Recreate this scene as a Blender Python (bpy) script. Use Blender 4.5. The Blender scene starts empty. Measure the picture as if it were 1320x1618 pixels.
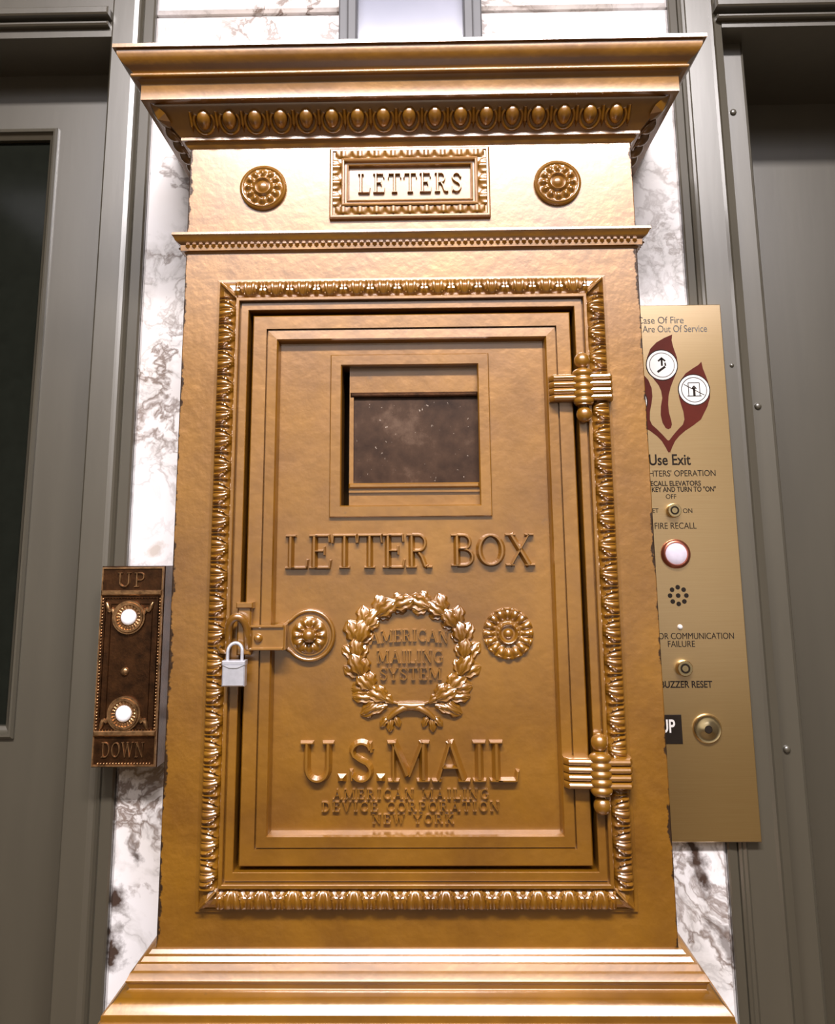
import bpy, math, random
from mathutils import Matrix, Vector
random.seed(7)
C = bpy.context.scene.collection
S = bpy.context.scene

# ------------------------------------------------------------------ camera
F_PX, PPX, PPY, IW, IH = 1320.0, 648.0, 640.0, 1320.0, 1618.0
CAM = Vector((0.01339, -0.87843, 1.5))
yaw, pitch, roll = (math.radians(a) for a in (0.99635, 10.43472, 0.42878))
Rm = Matrix.Rotation(yaw, 3, 'Z') @ Matrix.Rotation(pitch, 3, 'X') @ Matrix.Rotation(roll, 3, 'Y')
cd = bpy.data.cameras.new('camera'); cam = bpy.data.objects.new('camera', cd); C.objects.link(cam)
cd.sensor_fit = 'VERTICAL'; cd.sensor_height = 36.0; cd.sensor_width = 36.0
cd.lens = F_PX / IH * 36.0
cd.shift_x = (IW / 2 - PPX) / IH
cd.shift_y = -(IH / 2 - PPY) / IH
cd.clip_start = 0.02
rx, ry, rz = Rm.col[0], Rm.col[1], Rm.col[2]
M4 = Matrix((rx, rz, -ry)).transposed().to_4x4()
cam.matrix_world = Matrix.Translation(CAM) @ M4
S.camera = cam

# ------------------------------------------------------------------ light and exposure
S.view_settings.view_transform = 'Standard'; S.view_settings.look = 'None'
S.view_settings.gamma = 1.0; S.view_settings.use_curve_mapping = False
S.view_settings.exposure = 0.2
w = bpy.data.worlds.new('world'); S.world = w; w.use_nodes = True
w.node_tree.nodes['Background'].inputs[0].default_value = (0.9, 0.85, 0.8, 1)
w.node_tree.nodes['Background'].inputs[1].default_value = 0.0

def area(name, loc, rot, sx, sy, power, col):
    l = bpy.data.lights.new(name, 'AREA'); l.shape = 'RECTANGLE'; l.size = sx; l.size_y = sy
    l.energy = power; l.color = col
    o = bpy.data.objects.new(name, l); C.objects.link(o); o.location = loc; o.rotation_euler = rot
    return o
LIGHTS = [(0.05, -1.40, 3.00, 1.4, 0.22), (0.0, -2.90, 3.00, 3.6, 2.2)]
area('ceiling_lamp_front_offscreen', LIGHTS[0][:3], (0, 0, 0), LIGHTS[0][3], LIGHTS[0][4], 125, (1.0, 0.95, 0.97))
area('ceiling_lamp_lobby_offscreen', LIGHTS[1][:3], (0, 0, 0), LIGHTS[1][3], LIGHTS[1][4], 32, (0.95, 0.92, 1.0))

# ------------------------------------------------------------------ materials
def mat(name):
    m = bpy.data.materials.new(name); m.use_nodes = True
    nt = m.node_tree; b = nt.nodes['Principled BSDF']
    return m, nt, b
def N(nt, t, **k):
    n = nt.nodes.new(t)
    for a, v in k.items(): setattr(n, a, v)
    return n
def pos(nt):
    return N(nt, 'ShaderNodeNewGeometry').outputs['Position']
def noise(nt, vec, scale, detail=4, rough=0.55, dist=0.0):
    n = N(nt, 'ShaderNodeTexNoise'); n.inputs['Scale'].default_value = scale
    n.inputs['Detail'].default_value = detail; n.inputs['Roughness'].default_value = rough
    n.inputs['Distortion'].default_value = dist
    nt.links.new(vec, n.inputs['Vector']); return n.outputs['Fac']
def ramp(nt, fac, stops):
    r = N(nt, 'ShaderNodeValToRGB'); e = r.color_ramp.elements
    while len(e) < len(stops): e.new(0.5)
    for i, (p, c) in enumerate(stops):
        e[i].position = p; e[i].color = (c[0], c[1], c[2], 1) if not isinstance(c, float) else (c, c, c, 1)
    nt.links.new(fac, r.inputs['Fac']); return r.outputs['Color']
def mix(nt, fac, a, b, mode='MIX'):
    n = N(nt, 'ShaderNodeMix', data_type='RGBA', blend_type=mode)
    for i, v in ((0, fac), (6, a), (7, b)):
        if isinstance(v, (int, float)): n.inputs[i].default_value = v
        elif isinstance(v, tuple): n.inputs[i].default_value = (v[0], v[1], v[2], 1)
        else: nt.links.new(v, n.inputs[i])
    return n.outputs[2]
def math_(nt, op, a, b=None, c=None):
    n = N(nt, 'ShaderNodeMath', operation=op)
    for i, v in enumerate((a, b, c)):
        if v is None: continue
        if isinstance(v, (int, float)): n.inputs[i].default_value = v
        else: nt.links.new(v, n.inputs[i])
    return n.outputs[0]
def bump(nt, b, h, strength, dist):
    n = N(nt, 'ShaderNodeBump'); n.inputs['Strength'].default_value = strength; n.inputs['Distance'].default_value = dist
    nt.links.new(h, n.inputs['Height']); nt.links.new(n.outputs['Normal'], b.inputs['Normal'])

def plain(name, col, rough=0.5, metal=0.0, vary=0.15, scale=60, bumpd=0.0, coat=0.0, spec=0.5):
    m, nt, b = mat(name); p = pos(nt)
    f = noise(nt, p, scale)
    lo = tuple(c * (1 - vary) for c in col); hi = tuple(min(1, c * (1 + vary)) for c in col)
    c = ramp(nt, f, [(0.3, lo), (0.7, hi)]); nt.links.new(c, b.inputs['Base Color'])
    b.inputs['Roughness'].default_value = rough; b.inputs['Metallic'].default_value = metal
    b.inputs['Coat Weight'].default_value = coat; b.inputs['Coat Roughness'].default_value = 0.3
    b.inputs['Specular IOR Level'].default_value = spec
    if bumpd: bump(nt, b, noise(nt, p, scale * 4), 0.4, bumpd)
    return m

GOLD_A = (0.29, 0.122, 0.0032); GOLD_B = (0.195, 0.075, 0.0018)
def gold(name, chips=False, bumps=1.0, metal=0.30, rough=0.40, coat=1.0):
    m, nt, b = mat(name); p = pos(nt)
    f = noise(nt, p, 11, 5, 0.6)
    c = ramp(nt, f, [(0.32, GOLD_B), (0.62, GOLD_A)])
    # small brown flecks where the paint has rubbed away
    fl = ramp(nt, noise(nt, p, 75, 3, 0.6), [(0.70, 0.0), (0.78, 1.0)])
    c = mix(nt, math_(nt, 'MULTIPLY', fl, 0.55), c, (0.13, 0.06, 0.018))
    if chips:
        sx = N(nt, 'ShaderNodeSeparateXYZ'); nt.links.new(p, sx.inputs[0])
        edge = math_(nt, 'SUBTRACT', math_(nt, 'ABSOLUTE', sx.outputs[0]), 0.2425)
        edge = math_(nt, 'MULTIPLY', math_(nt, 'MAXIMUM', edge, 0.0), 40.0)
        edge = math_(nt, 'MULTIPLY', edge, math_(nt, 'LESS_THAN', sx.outputs[1], 0.007))
        e2 = math_(nt, 'ADD', edge, noise(nt, p, 26, 5, 0.7))
        ch = ramp(nt, e2, [(0.72, 0.0), (0.77, 1.0)])
        c = mix(nt, ch, c, (0.035, 0.017, 0.007))
        cw = math_(nt, 'MULTIPLY', math_(nt, 'SUBTRACT', 1.0, ch), coat)
        nt.links.new(cw, b.inputs['Coat Weight'])
    nt.links.new(c, b.inputs['Base Color'])
    b.inputs['Metallic'].default_value = metal
    r = ramp(nt, noise(nt, p, 34, 4), [(0.3, rough - 0.05), (0.7, rough + 0.08)])
    nt.links.new(r, b.inputs['Roughness'])
    b.inputs['Coat Weight'].default_value = coat; b.inputs['Coat Roughness'].default_value = 0.23; b.inputs['Coat IOR'].default_value = 2.1
    h = math_(nt, 'ADD', noise(nt, p, 95, 3, 0.5), math_(nt, 'MULTIPLY', noise(nt, p, 28, 3, 0.5), 1.6))
    bump(nt, b, h, 0.35 * bumps, 0.0012)
    return m
M = {}
M['gold'] = gold('gold_paint', bumps=1.5)
M['gold_body'] = gold('gold_paint_chipped', chips=True, bumps=2.2)
M['gold_fine'] = gold('gold_paint_ornament', bumps=0.35, rough=0.36)
M['mortar'] = plain('wall_mortar', (0.20, 0.175, 0.15), 0.9)
M['grey'] = None
def grey(name, col, rough=0.38):
    m, nt, b = mat(name); p = pos(nt)
    mp = N(nt, 'ShaderNodeMapping'); mp.inputs['Scale'].default_value = (1, 1, 0.12); nt.links.new(p, mp.inputs[0])
    f = noise(nt, mp.outputs[0], 30, 4)
    c = ramp(nt, f, [(0.3, tuple(x * 0.9 for x in col)), (0.7, tuple(x * 1.06 for x in col))])
    nt.links.new(c, b.inputs['Base Color'])
    b.inputs['Metallic'].default_value = 0.15; b.inputs['Roughness'].default_value = rough
    b.inputs['Coat Weight'].default_value = 1.0; b.inputs['Coat Roughness'].default_value = 0.36; b.inputs['Coat IOR'].default_value = 1.95
    bump(nt, b, noise(nt, mp.outputs[0], 60, 3), 0.12, 0.003)
    return m
M['grey'] = grey('grey_enamel', (0.080, 0.068, 0.045))
M['chute_metal'] = plain('chute_metal', (0.13, 0.13, 0.135), 0.5, 0.1, 0.06, 20, spec=0.3)
M['chute_back'] = plain('chute_back_plate', (0.36, 0.36, 0.41), 0.5, 0.0, 0.05, 8)
def marble():
    m, nt, b = mat('white_marble'); p = pos(nt)
    warp = N(nt, 'ShaderNodeTexNoise'); warp.inputs['Scale'].default_value = 7; warp.inputs['Detail'].default_value = 5
    nt.links.new(p, warp.inputs['Vector'])
    v = N(nt, 'ShaderNodeVectorMath', operation='MULTIPLY_ADD'); nt.links.new(warp.outputs['Color'], v.inputs[0])
    v.inputs[1].default_value = (0.16, 0.16, 0.16); nt.links.new(p, v.inputs[2])
    vn = noise(nt, v.outputs[0], 9, 6, 0.55)
    vein = math_(nt, 'ABSOLUTE', math_(nt, 'SUBTRACT', vn, 0.5))
    c = ramp(nt, vein, [(0.0, (0.60, 0.57, 0.56)), (0.012, (0.76, 0.73, 0.72)), (0.05, (0.88, 0.85, 0.85))])
    cl = ramp(nt, noise(nt, p, 5, 4), [(0.4, (1, 1, 1)), (0.75, (0.90, 0.86, 0.80))])
    c = mix(nt, 1.0, c, cl, 'MULTIPLY')
    # brown mineral veins in patches, and blotches
    low = ramp(nt, noise(nt, p, 2.6, 3, 0.5), [(0.44, 0.15), (0.60, 1.0)])
    vn2 = math_(nt, 'ABSOLUTE', math_(nt, 'SUBTRACT', noise(nt, v.outputs[0], 13, 5, 0.6), 0.5))
    bl = math_(nt, 'SUBTRACT', 1.0, math_(nt, 'MULTIPLY', vn2, 26.0))
    bl = math_(nt, 'MULTIPLY', math_(nt, 'MAXIMUM', bl, 0.0), math_(nt, 'MULTIPLY', low, 1.1))
    c = mix(nt, math_(nt, 'MINIMUM', bl, 0.85), c, (0.17, 0.11, 0.08))
    def blotch(c, x, z, r, sq, col, k=1.0):
        cb = N(nt, 'ShaderNodeCombineXYZ'); cb.inputs[0].default_value = x; cb.inputs[2].default_value = z
        d = N(nt, 'ShaderNodeVectorMath', operation='SUBTRACT'); nt.links.new(v.outputs[0], d.inputs[0]); nt.links.new(cb.outputs[0], d.inputs[1])
        s = N(nt, 'ShaderNodeVectorMath', operation='MULTIPLY'); nt.links.new(d.outputs[0], s.inputs[0]); s.inputs[1].default_value = (1, 0, sq)
        ln = N(nt, 'ShaderNodeVectorMath', operation='LENGTH'); nt.links.new(s.outputs[0], ln.inputs[0])
        q = math_(nt, 'ADD', ln.outputs['Value'], math_(nt, 'MULTIPLY', math_(nt, 'SUBTRACT', noise(nt, p, 60, 4, 0.7), 0.5), r * 1.6))
        f = ramp(nt, math_(nt, 'DIVIDE', q, r), [(0.35, k), (1.2, 0.0)])
        return mix(nt, f, c, col)
    o = 0.08
    for x, z, r, sq, k in ((-0.338, 1.094, 0.017, 0.7, 1.0), (-0.350, 1.050, 0.016, 0.7, 1.0), (-0.314, 1.165, 0.011, 0.6, 0.9),
                           (-0.322, 1.512, 0.0205, 2.2, 0.45), (0.345, 1.16, 0.014, 0.35, 1.0), (0.330, 1.085, 0.012, 0.5, 0.7), (-0.318, 1.255, 0.030, 1.6, 0.35)):
        c = blotch(c, x + o, z + o, r, sq, (0.065, 0.04, 0.03) if r < 0.0205 else (0.32, 0.2, 0.08), k)
    nt.links.new(c, b.inputs['Base Color']); b.inputs['Roughness'].default_value = 0.28
    return m
M['marble'] = marble()
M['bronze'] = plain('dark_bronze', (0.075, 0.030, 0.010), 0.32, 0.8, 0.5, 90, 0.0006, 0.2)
M['bronze_lit'] = plain('lit_bronze', (0.42, 0.235, 0.105), 0.33, 0.9, 0.55, 120, 0.0005, 0.2)  # lit copy of the bronze: brightness put into the colour of raised parts
def brushed():
    m, nt, b = mat('brushed_brass'); p = pos(nt)
    mp = N(nt, 'ShaderNodeMapping'); mp.inputs['Scale'].default_value = (6, 6, 400); nt.links.new(p, mp.inputs[0])
    f = noise(nt, mp.outputs[0], 3, 3)
    c = ramp(nt, f, [(0.3, (0.62, 0.37, 0.10)), (0.7, (0.66, 0.41, 0.12))])
    nt.links.new(c, b.inputs['Base Color']); b.inputs['Metallic'].default_value = 0.85; b.inputs['Roughness'].default_value = 0.28
    b.inputs['Coat Weight'].default_value = 1.0; b.inputs['Coat Roughness'].default_value = 0.22; b.inputs['Coat IOR'].default_value = 3.2
    return m
M['brass'] = brushed()
M['brass_knob'] = plain('polished_brass', (0.80, 0.66, 0.40), 0.22, 1.0, 0.08, 80)
M['steel'] = plain('padlock_steel', (0.56, 0.56, 0.60), 0.35, 0.5, 0.08, 200)
M['white'] = plain('white_button', (0.88, 0.87, 0.88), 0.25, 0, 0.03, 80, coat=0.5)
M['ink'] = plain('black_print', (0.02, 0.014, 0.010), 0.6, spec=0.1)
M['ink_grey'] = plain('worn_print', (0.13, 0.12, 0.11), 0.6, spec=0.1)
M['red'] = plain('red_print', (0.085, 0.012, 0.006), 0.5, 0, 0.08, spec=0.15)
M['paper'] = plain('white_print', (0.80, 0.76, 0.72), 0.5, 0, 0.04)
M['jewel'] = plain('lamp_lens', (0.72, 0.66, 0.76), 0.15, 0, 0.06, 150, coat=1.0)
M['copper'] = plain('copper_ring', (0.42, 0.14, 0.085), 0.3, 0.9, 0.15)
def pane_mat():
    m, nt, b = mat('dirty_brown_pane'); p = pos(nt)
    c = ramp(nt, noise(nt, p, 26, 6, 0.65), [(0.33, (0.022, 0.010, 0.005)), (0.55, (0.055, 0.028, 0.015)), (0.75, (0.14, 0.085, 0.055))])
    sp = ramp(nt, noise(nt, p, 210, 2, 0.5), [(0.72, 0.0), (0.77, 1.0)])
    c = mix(nt, math_(nt, 'MULTIPLY', sp, 0.6), c, (0.55, 0.45, 0.36))
    nt.links.new(c, b.inputs['Base Color']); b.inputs['Roughness'].default_value = 0.45; b.inputs['Specular IOR Level'].default_value = 0.2
    return m
M['pane'] = pane_mat()
M['dark_glass'] = plain('dark_door_glass', (0.010, 0.011, 0.008), 0.10, 0, 0.1, spec=0.15)
def clear():
    m, nt, b = mat('chute_glass'); p = pos(nt)
    c = ramp(nt, noise(nt, p, 6), [(0.3, (0.90, 0.91, 0.95)), (0.7, (0.97, 0.97, 1.0))])
    tr_ = N(nt, 'ShaderNodeBsdfTransparent'); nt.links.new(c, tr_.inputs[0])
    gl = N(nt, 'ShaderNodeBsdfGlossy'); gl.inputs['Roughness'].default_value = 0.15
    mx = N(nt, 'ShaderNodeMixShader'); mx.inputs[0].default_value = 0.12
    nt.links.new(tr_.outputs[0], mx.inputs[1]); nt.links.new(gl.outputs[0], mx.inputs[2])
    nt.links.new(mx.outputs[0], nt.nodes['Material Output'].inputs[0])
    return m
M['glass'] = clear()
M['floor'] = plain('brown_terrazzo', (0.07, 0.043, 0.018), 0.4, 0, 0.3, 40)
M['wall_far'] = plain('pale_wall_plaster', (0.80, 0.735, 0.58), 0.7, 0, 0.05, 10)
M['wall'] = plain('lobby_wall_plaster', (0.10, 0.08, 0.055), 0.7, 0, 0.06, 10)
M['ceil'] = plain('white_ceiling', (0.55, 0.54, 0.54), 0.8, 0, 0.02, 10)
def emis():
    m, nt, b = mat('lamp_diffuser'); p = pos(nt)
    c = ramp(nt, noise(nt, p, 4), [(0.3, (0.95, 0.93, 0.93)), (0.7, (1, 0.98, 0.98))])
    nt.links.new(c, b.inputs['Base Color']); nt.links.new(c, b.inputs['Emission Color']); b.inputs['Emission Strength'].default_value = 0.5
    return m
M['lamp'] = emis()

# ------------------------------------------------------------------ mesh helpers
class MB:
    def __init__(s): s.v = []; s.f = []
    def add(s, vs, fs):
        k = len(s.v); s.v += [tuple(v) for v in vs]; s.f += [tuple(i + k for i in f) for f in fs]; return s
    def box(s, x0, x1, y0, y1, z0, z1):
        vs = [(x, y, z) for z in (z0, z1) for y in (y0, y1) for x in (x0, x1)]
        return s.add(vs, [(0, 2, 3, 1), (4, 5, 7, 6), (0, 1, 5, 4), (2, 6, 7, 3), (0, 4, 6, 2), (1, 3, 7, 5)])
    def cham(s, x0, x1, y0, y1, z0, z1, c):
        # box whose front face (y0) is chamfered by c
        vs = [(x0 + c, y0, z0 + c), (x1 - c, y0, z0 + c), (x1 - c, y0, z1 - c), (x0 + c, y0, z1 - c),
              (x0, y0 + c, z0), (x1, y0 + c, z0), (x1, y0 + c, z1), (x0, y0 + c, z1),
              (x0, y1, z0), (x1, y1, z0), (x1, y1, z1), (x0, y1, z1)]
        fs = [(0, 1, 2, 3), (11, 10, 9, 8)]
        for a in (0, 4):
            for i in range(4):
                j = (i + 1) % 4; fs.append((a + j, a + i, a + 4 + i, a + 4 + j))
        return s.add(vs, fs)
    def rect(s, x0, x1, z0, z1, prof, cap=False):
        # picture-frame moulding: prof = [(inset, y)...]
        vs = []; n = len(prof)
        for i, y in prof: vs += [(x0 + i, y, z0 + i), (x1 - i, y, z0 + i), (x1 - i, y, z1 - i), (x0 + i, y, z1 - i)]
        fs = []
        for k in range(n - 1):
            for i in range(4):
                j = (i + 1) % 4; fs.append((4 * k + i, 4 * k + j, 4 * k + 4 + j, 4 * k + 4 + i))
        if cap: fs.append((4 * n - 4, 4 * n - 3, 4 * n - 2, 4 * n - 1))
        return s.add(vs, fs)
    def mitre(s, prof, hw, yb, captop=False, capbot=False):
        # cornice moulding round front and both sides: prof = [(outset, z)...] from top to bottom
        vs = []; n = len(prof)
        for o, z in prof: vs += [(-hw - o, yb, z), (-hw - o, -o, z), (hw + o, -o, z), (hw + o, yb, z)]
        fs = []
        for k in range(n - 1):
            for i in range(3): fs.append((4 * k + i, 4 * k + 4 + i, 4 * k + 5 + i, 4 * k + 1 + i))
        if captop: fs.append((0, 1, 2, 3))
        if capbot: b = 4 * n - 4; fs.append((b + 3, b + 2, b + 1, b))
        return s.add(vs, fs)
    def tube(s, pts, r, n=10, caps=True, closed=False):
        P = [Vector(p) for p in pts]; m = len(P); rr = r if isinstance(r, (list, tuple)) else [r] * m
        vs = []; up = None
        for i, p in enumerate(P):
            if closed: t = P[(i + 1) % m] - P[i - 1]
            else: t = P[min(i + 1, m - 1)] - P[max(i - 1, 0)]
            t.normalize()
            if up is None: up = Vector((0, -1, 0)) if abs(t.y) < 0.9 else Vector((0, 0, 1))
            a = t.cross(up); a.normalize(); up = a.cross(t); up.normalize()
            for k in range(n):
                q = 2 * math.pi * k / n
                vs.append(p + (a * math.cos(q) + up * math.sin(q)) * rr[i])
        fs = []
        for i in range(m if closed else m - 1):
            j = (i + 1) % m
            for k in range(n): fs.append((i * n + k, i * n + (k + 1) % n, j * n + (k + 1) % n, j * n + k))
        if caps and not closed: fs += [tuple(range(n))[::-1], tuple((m - 1) * n + k for k in range(n))]
        return s.add(vs, fs)
    def lathe(s, origin, axis, prof, n=24):
        # prof = [(r, h)...] along axis
        a = Vector(axis).normalized(); u = a.orthogonal().normalized(); v = a.cross(u); o = Vector(origin)
        vs = []; m = len(prof)
        for r, h in prof:
            for k in range(n):
                q = 2 * math.pi * k / n; vs.append(o + a * h + (u * math.cos(q) + v * math.sin(q)) * r)
        fs = []
        for i in range(m - 1):
            for k in range(n): fs.append((i * n + k, i * n + (k + 1) % n, (i + 1) * n + (k + 1) % n, (i + 1) * n + k))
        fs += [tuple(range(n))[::-1], tuple((m - 1) * n + k for k in range(n))]
        return s.add(vs, fs)
    def polar(s, cx, cz, y0, R, hf, nr=14, nt=72, back=0.004):
        # round relief: hf(t=r/R, angle) = height toward the viewer
        vs = [(cx, y0 - hf(0, 0), cz)]; fs = []
        for i in range(1, nr + 1):
            for k in range(nt):
                a = 2 * math.pi * k / nt; t = i / nr
                vs.append((cx + R * t * math.cos(a), y0 - hf(t, a), cz + R * t * math.sin(a)))
        for k in range(nt): vs.append((cx + R * math.cos(2 * math.pi * k / nt), y0 + back, cz + R * math.sin(2 * math.pi * k / nt)))
        for k in range(nt):
            fs.append((0, 1 + k, 1 + (k + 1) % nt))
            for i in range(nr):
                a = 1 + i * nt; fs.append((a + k, a + nt + k, a + nt + (k + 1) % nt, a + (k + 1) % nt))
        return s.add(vs, fs)
    def poly(s, pts, y0, y1):
        # prism of an (x, z) outline between y0 (front) and y1 (back)
        n = len(pts)
        vs = [(x, y0, z) for x, z in pts] + [(x, y1, z) for x, z in pts]
        fs = [tuple(range(n)), tuple(range(2 * n - 1, n - 1, -1))] + [(i, i + n, (i + 1) % n + n, (i + 1) % n) for i in range(n)]
        return s.add(vs, fs)
    def mesh(s, name, m, smooth=False, angle=40):
        me = bpy.data.meshes.new(name); me.from_pydata(s.v, [], s.f); me.update()
        import bmesh as _b
        bm = _b.new(); bm.from_mesh(me); _b.ops.recalc_face_normals(bm, faces=bm.faces)
        if smooth:
            ang = math.radians(angle)
            for f in bm.faces: f.smooth = True
            for e in bm.edges:
                if len(e.link_faces) == 2 and e.calc_face_angle(0) > ang: e.smooth = False
        bm.to_mesh(me); bm.free()
        me.materials.append(m); return me
def link(name, me, parent=None, loc=None, rot=None, scale=None):
    o = bpy.data.objects.new(name, me); C.objects.link(o)
    if loc: o.location = loc
    if rot: o.rotation_euler = rot
    if scale: o.scale = scale
    if parent:
        o.parent = parent
        # world-space meshes: cancel the root's own offset
        base = parent
        off = Vector(base.location)
        while base.parent: base = base.parent; off = Vector((0, 0, 0))
        o.matrix_parent_inverse = Matrix.Translation(-off) if parent.type == 'EMPTY' else Matrix.Identity(4)
    return o
def part(name, mb, m, parent, smooth=False, angle=40, label=None):
    o = link(name, mb.mesh(name, m, smooth, angle), parent)
    if label: o['label'] = label
    return o
def thing(name, label, cat, loc, group=None, kind=None):
    o = bpy.data.objects.new(name, None); C.objects.link(o); o.location = loc; o.empty_display_size = 0.05
    if label: o['label'] = label
    if cat: o['category'] = cat
    if group: o['group'] = group
    if kind: o['kind'] = kind
    return o
def struct(name, mb, m, label=None, parent=None, smooth=False):
    o = link(name, mb.mesh(name, m, smooth), parent)
    if not parent:
        o['kind'] = 'structure'
        if label: o['label'] = label
    return o

# ------------------------------------------------------------------ stroke lettering (raised serif capitals)
def arc(cx, cy, rx_, ry_, a0, a1, n=10):
    return [(cx + rx_ * math.cos(math.radians(a0 + (a1 - a0) * i / n)), cy + ry_ * math.sin(math.radians(a0 + (a1 - a0) * i / n))) for i in range(n + 1)]
T, t_, s_ = 0.20, 0.11, 0.085
def sf(x, z, w_=0.34): return ([(x - w_ / 2, z), (x + w_ / 2, z)], s_)
def st(x): return ([(x, 0), (x, 1)], T)
B0, B1 = 0.045, 0.955
GL = {
 'L': (0.72, [st(.18), sf(.18, B0), sf(.18, B1), ([(.18, B0), (.66, B0)], t_), ([(.64, 0), (.69, .30)], .10)]),
 'E': (0.72, [st(.18), sf(.16, B0, .30), sf(.16, B1, .30), ([(.18, B0), (.64, B0)], t_), ([(.18, B1), (.62, B1)], t_), ([(.18, .52), (.48, .52)], .09),
              ([(.62, 0), (.67, .28)], .09), ([(.61, 1), (.63, .74)], .09), ([(.48, .66), (.48, .38)], .08)]),
 'F': (0.68, [st(.18), sf(.18, B0), ([(.04, B1), (.62, B1)], t_), ([(.18, .52), (.48, .52)], .09), ([(.61, 1), (.63, .74)], .09), ([(.48, .66), (.48, .38)], .08)]),
 'T': (0.76, [st(.38), sf(.38, B0), ([(.02, B1), (.74, B1)], t_), ([(.05, 1), (.02, .72)], .09), ([(.71, 1), (.74, .72)], .09)]),
 'R': (0.80, [st(.18), sf(.17, B0), sf(.14, B1, .26), ([(.18, B1), (.38, B1)] + arc(.38, .73, .20, .225, 90, -90) + [(.18, .505)], .13),
              ([(.36, .50), (.48, .34), (.58, .08), (.66, .045)], .16), ([(.60, B0), (.80, B0)], s_)]),
 'P': (0.70, [st(.18), sf(.18, B0), sf(.14, B1, .26), ([(.18, B1), (.38, B1)] + arc(.38, .71, .22, .245, 90, -90) + [(.18, .465)], .13)]),
 'B': (0.74, [st(.18), sf(.13, B0, .26), sf(.13, B1, .26), ([(.18, B1), (.36, B1)] + arc(.36, .745, .19, .21, 90, -90) + [(.18, .535)], .13),
              ([(.18, .535), (.38, .535)] + arc(.38, .29, .24, .245, 90, -90) + [(.18, B0)], .14)]),
 'O': (0.84, [(arc(.42, .5, .33, .445, 0, 360, 26), 'o')]),
 'C': (0.78, [(arc(.44, .5, .34, .445, 45, 315, 18), .15), ([(.68, .98), (.70, .70)], .09), ([(.68, .05), (.70, .28)], .08)]),
 'G': (0.82, [(arc(.44, .5, .34, .445, 45, 320, 18), .15), ([(.68, .98), (.70, .70)], .09), ([(.70, .05), (.70, .44)], .14), ([(.52, .44), (.82, .44)], s_)]),
 'D': (0.82, [st(.18), sf(.14, B0, .26), sf(.14, B1, .26), ([(.18, B1), (.34, B1)] + arc(.34, .5, .37, .455, 90, -90, 14) + [(.18, B0)], .14)]),
 'X': (0.86, [([(.16, 1), (.70, 0)], T), ([(.70, 1), (.14, 0)], .10), sf(.16, B1, .32), sf(.70, B1, .28), sf(.14, B0, .28), sf(.70, B0, .32)]),
 'U': (0.88, [([(.18, 1), (.18, .36)] + arc(.44, .36, .26, .31, 180, 360, 12) + [(.70, 1)], .17), sf(.18, B1, .34), sf(.70, B1, .30)]),
 'S': (0.64, [([(.56, .74)] + arc(.32, .74, .22, .21, 40, 180, 8) + [(.14, .64), (.28, .54), (.44, .46)] + arc(.32, .27, .22, .22, 30, -140, 9) + [(.10, .20)], .16),
              ([(.54, .98), (.56, .70)], .09), ([(.10, .03), (.08, .32)], .09)]),
 'M': (1.06, [([(.16, 0), (.16, 1)], .12), ([(.14, 1), (.52, .12)], T), ([(.52, .12), (.88, 1)], .11), ([(.88, 0), (.88, 1)], T), sf(.16, B0, .30), sf(.88, B0, .34), sf(.12, B1, .24), sf(.92, B1, .24)]),
 'A': (0.92, [([(.46, 1), (.14, 0)], .11), ([(.44, 1), (.78, 0)], T), ([(.22, .36), (.66, .36)], .09), sf(.12, B0, .26), sf(.78, B0, .32)]),
 'I': (0.42, [st(.21), sf(.21, B0), sf(.21, B1)]),
 'N': (0.88, [([(.16, 0), (.16, 1)], .11), ([(.14, 1), (.72, .02)], T), ([(.72, 0), (.72, 1)], .11), sf(.16, B0, .28), sf(.12, B1, .24), sf(.72, B1, .28)]),
 'V': (0.86, [([(.14, 1), (.44, 0)], T), ([(.72, 1), (.44, 0)], .11), sf(.14, B1, .30), sf(.72, B1, .26)]),
 'W': (1.16, [([(.12, 1), (.36, 0)], T), ([(.58, 1), (.36, 0)], .11), ([(.56, 1), (.80, 0)], T), ([(1.02, 1), (.80, 0)], .11), sf(.12, B1, .26), sf(.57, B1, .24), sf(1.02, B1, .24)]),
 'Y': (0.82, [([(.12, 1), (.40, .45)], T), ([(.70, 1), (.40, .45)], .11), ([(.40, 0), (.40, .5)], T), sf(.12, B1, .28), sf(.70, B1, .26), sf(.40, B0)]),
 'K': (0.84, [st(.18), sf(.18, B0), sf(.18, B1), ([(.68, 1), (.22, .42)], .10), ([(.36, .58), (.72, 0)], T), sf(.68, B1, .26), sf(.72, B0, .28)]),
 '.': (0.26, [([(.13, 0), (.13, .20)], .20)]),
 ' ': (0.42, []),
}
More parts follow.
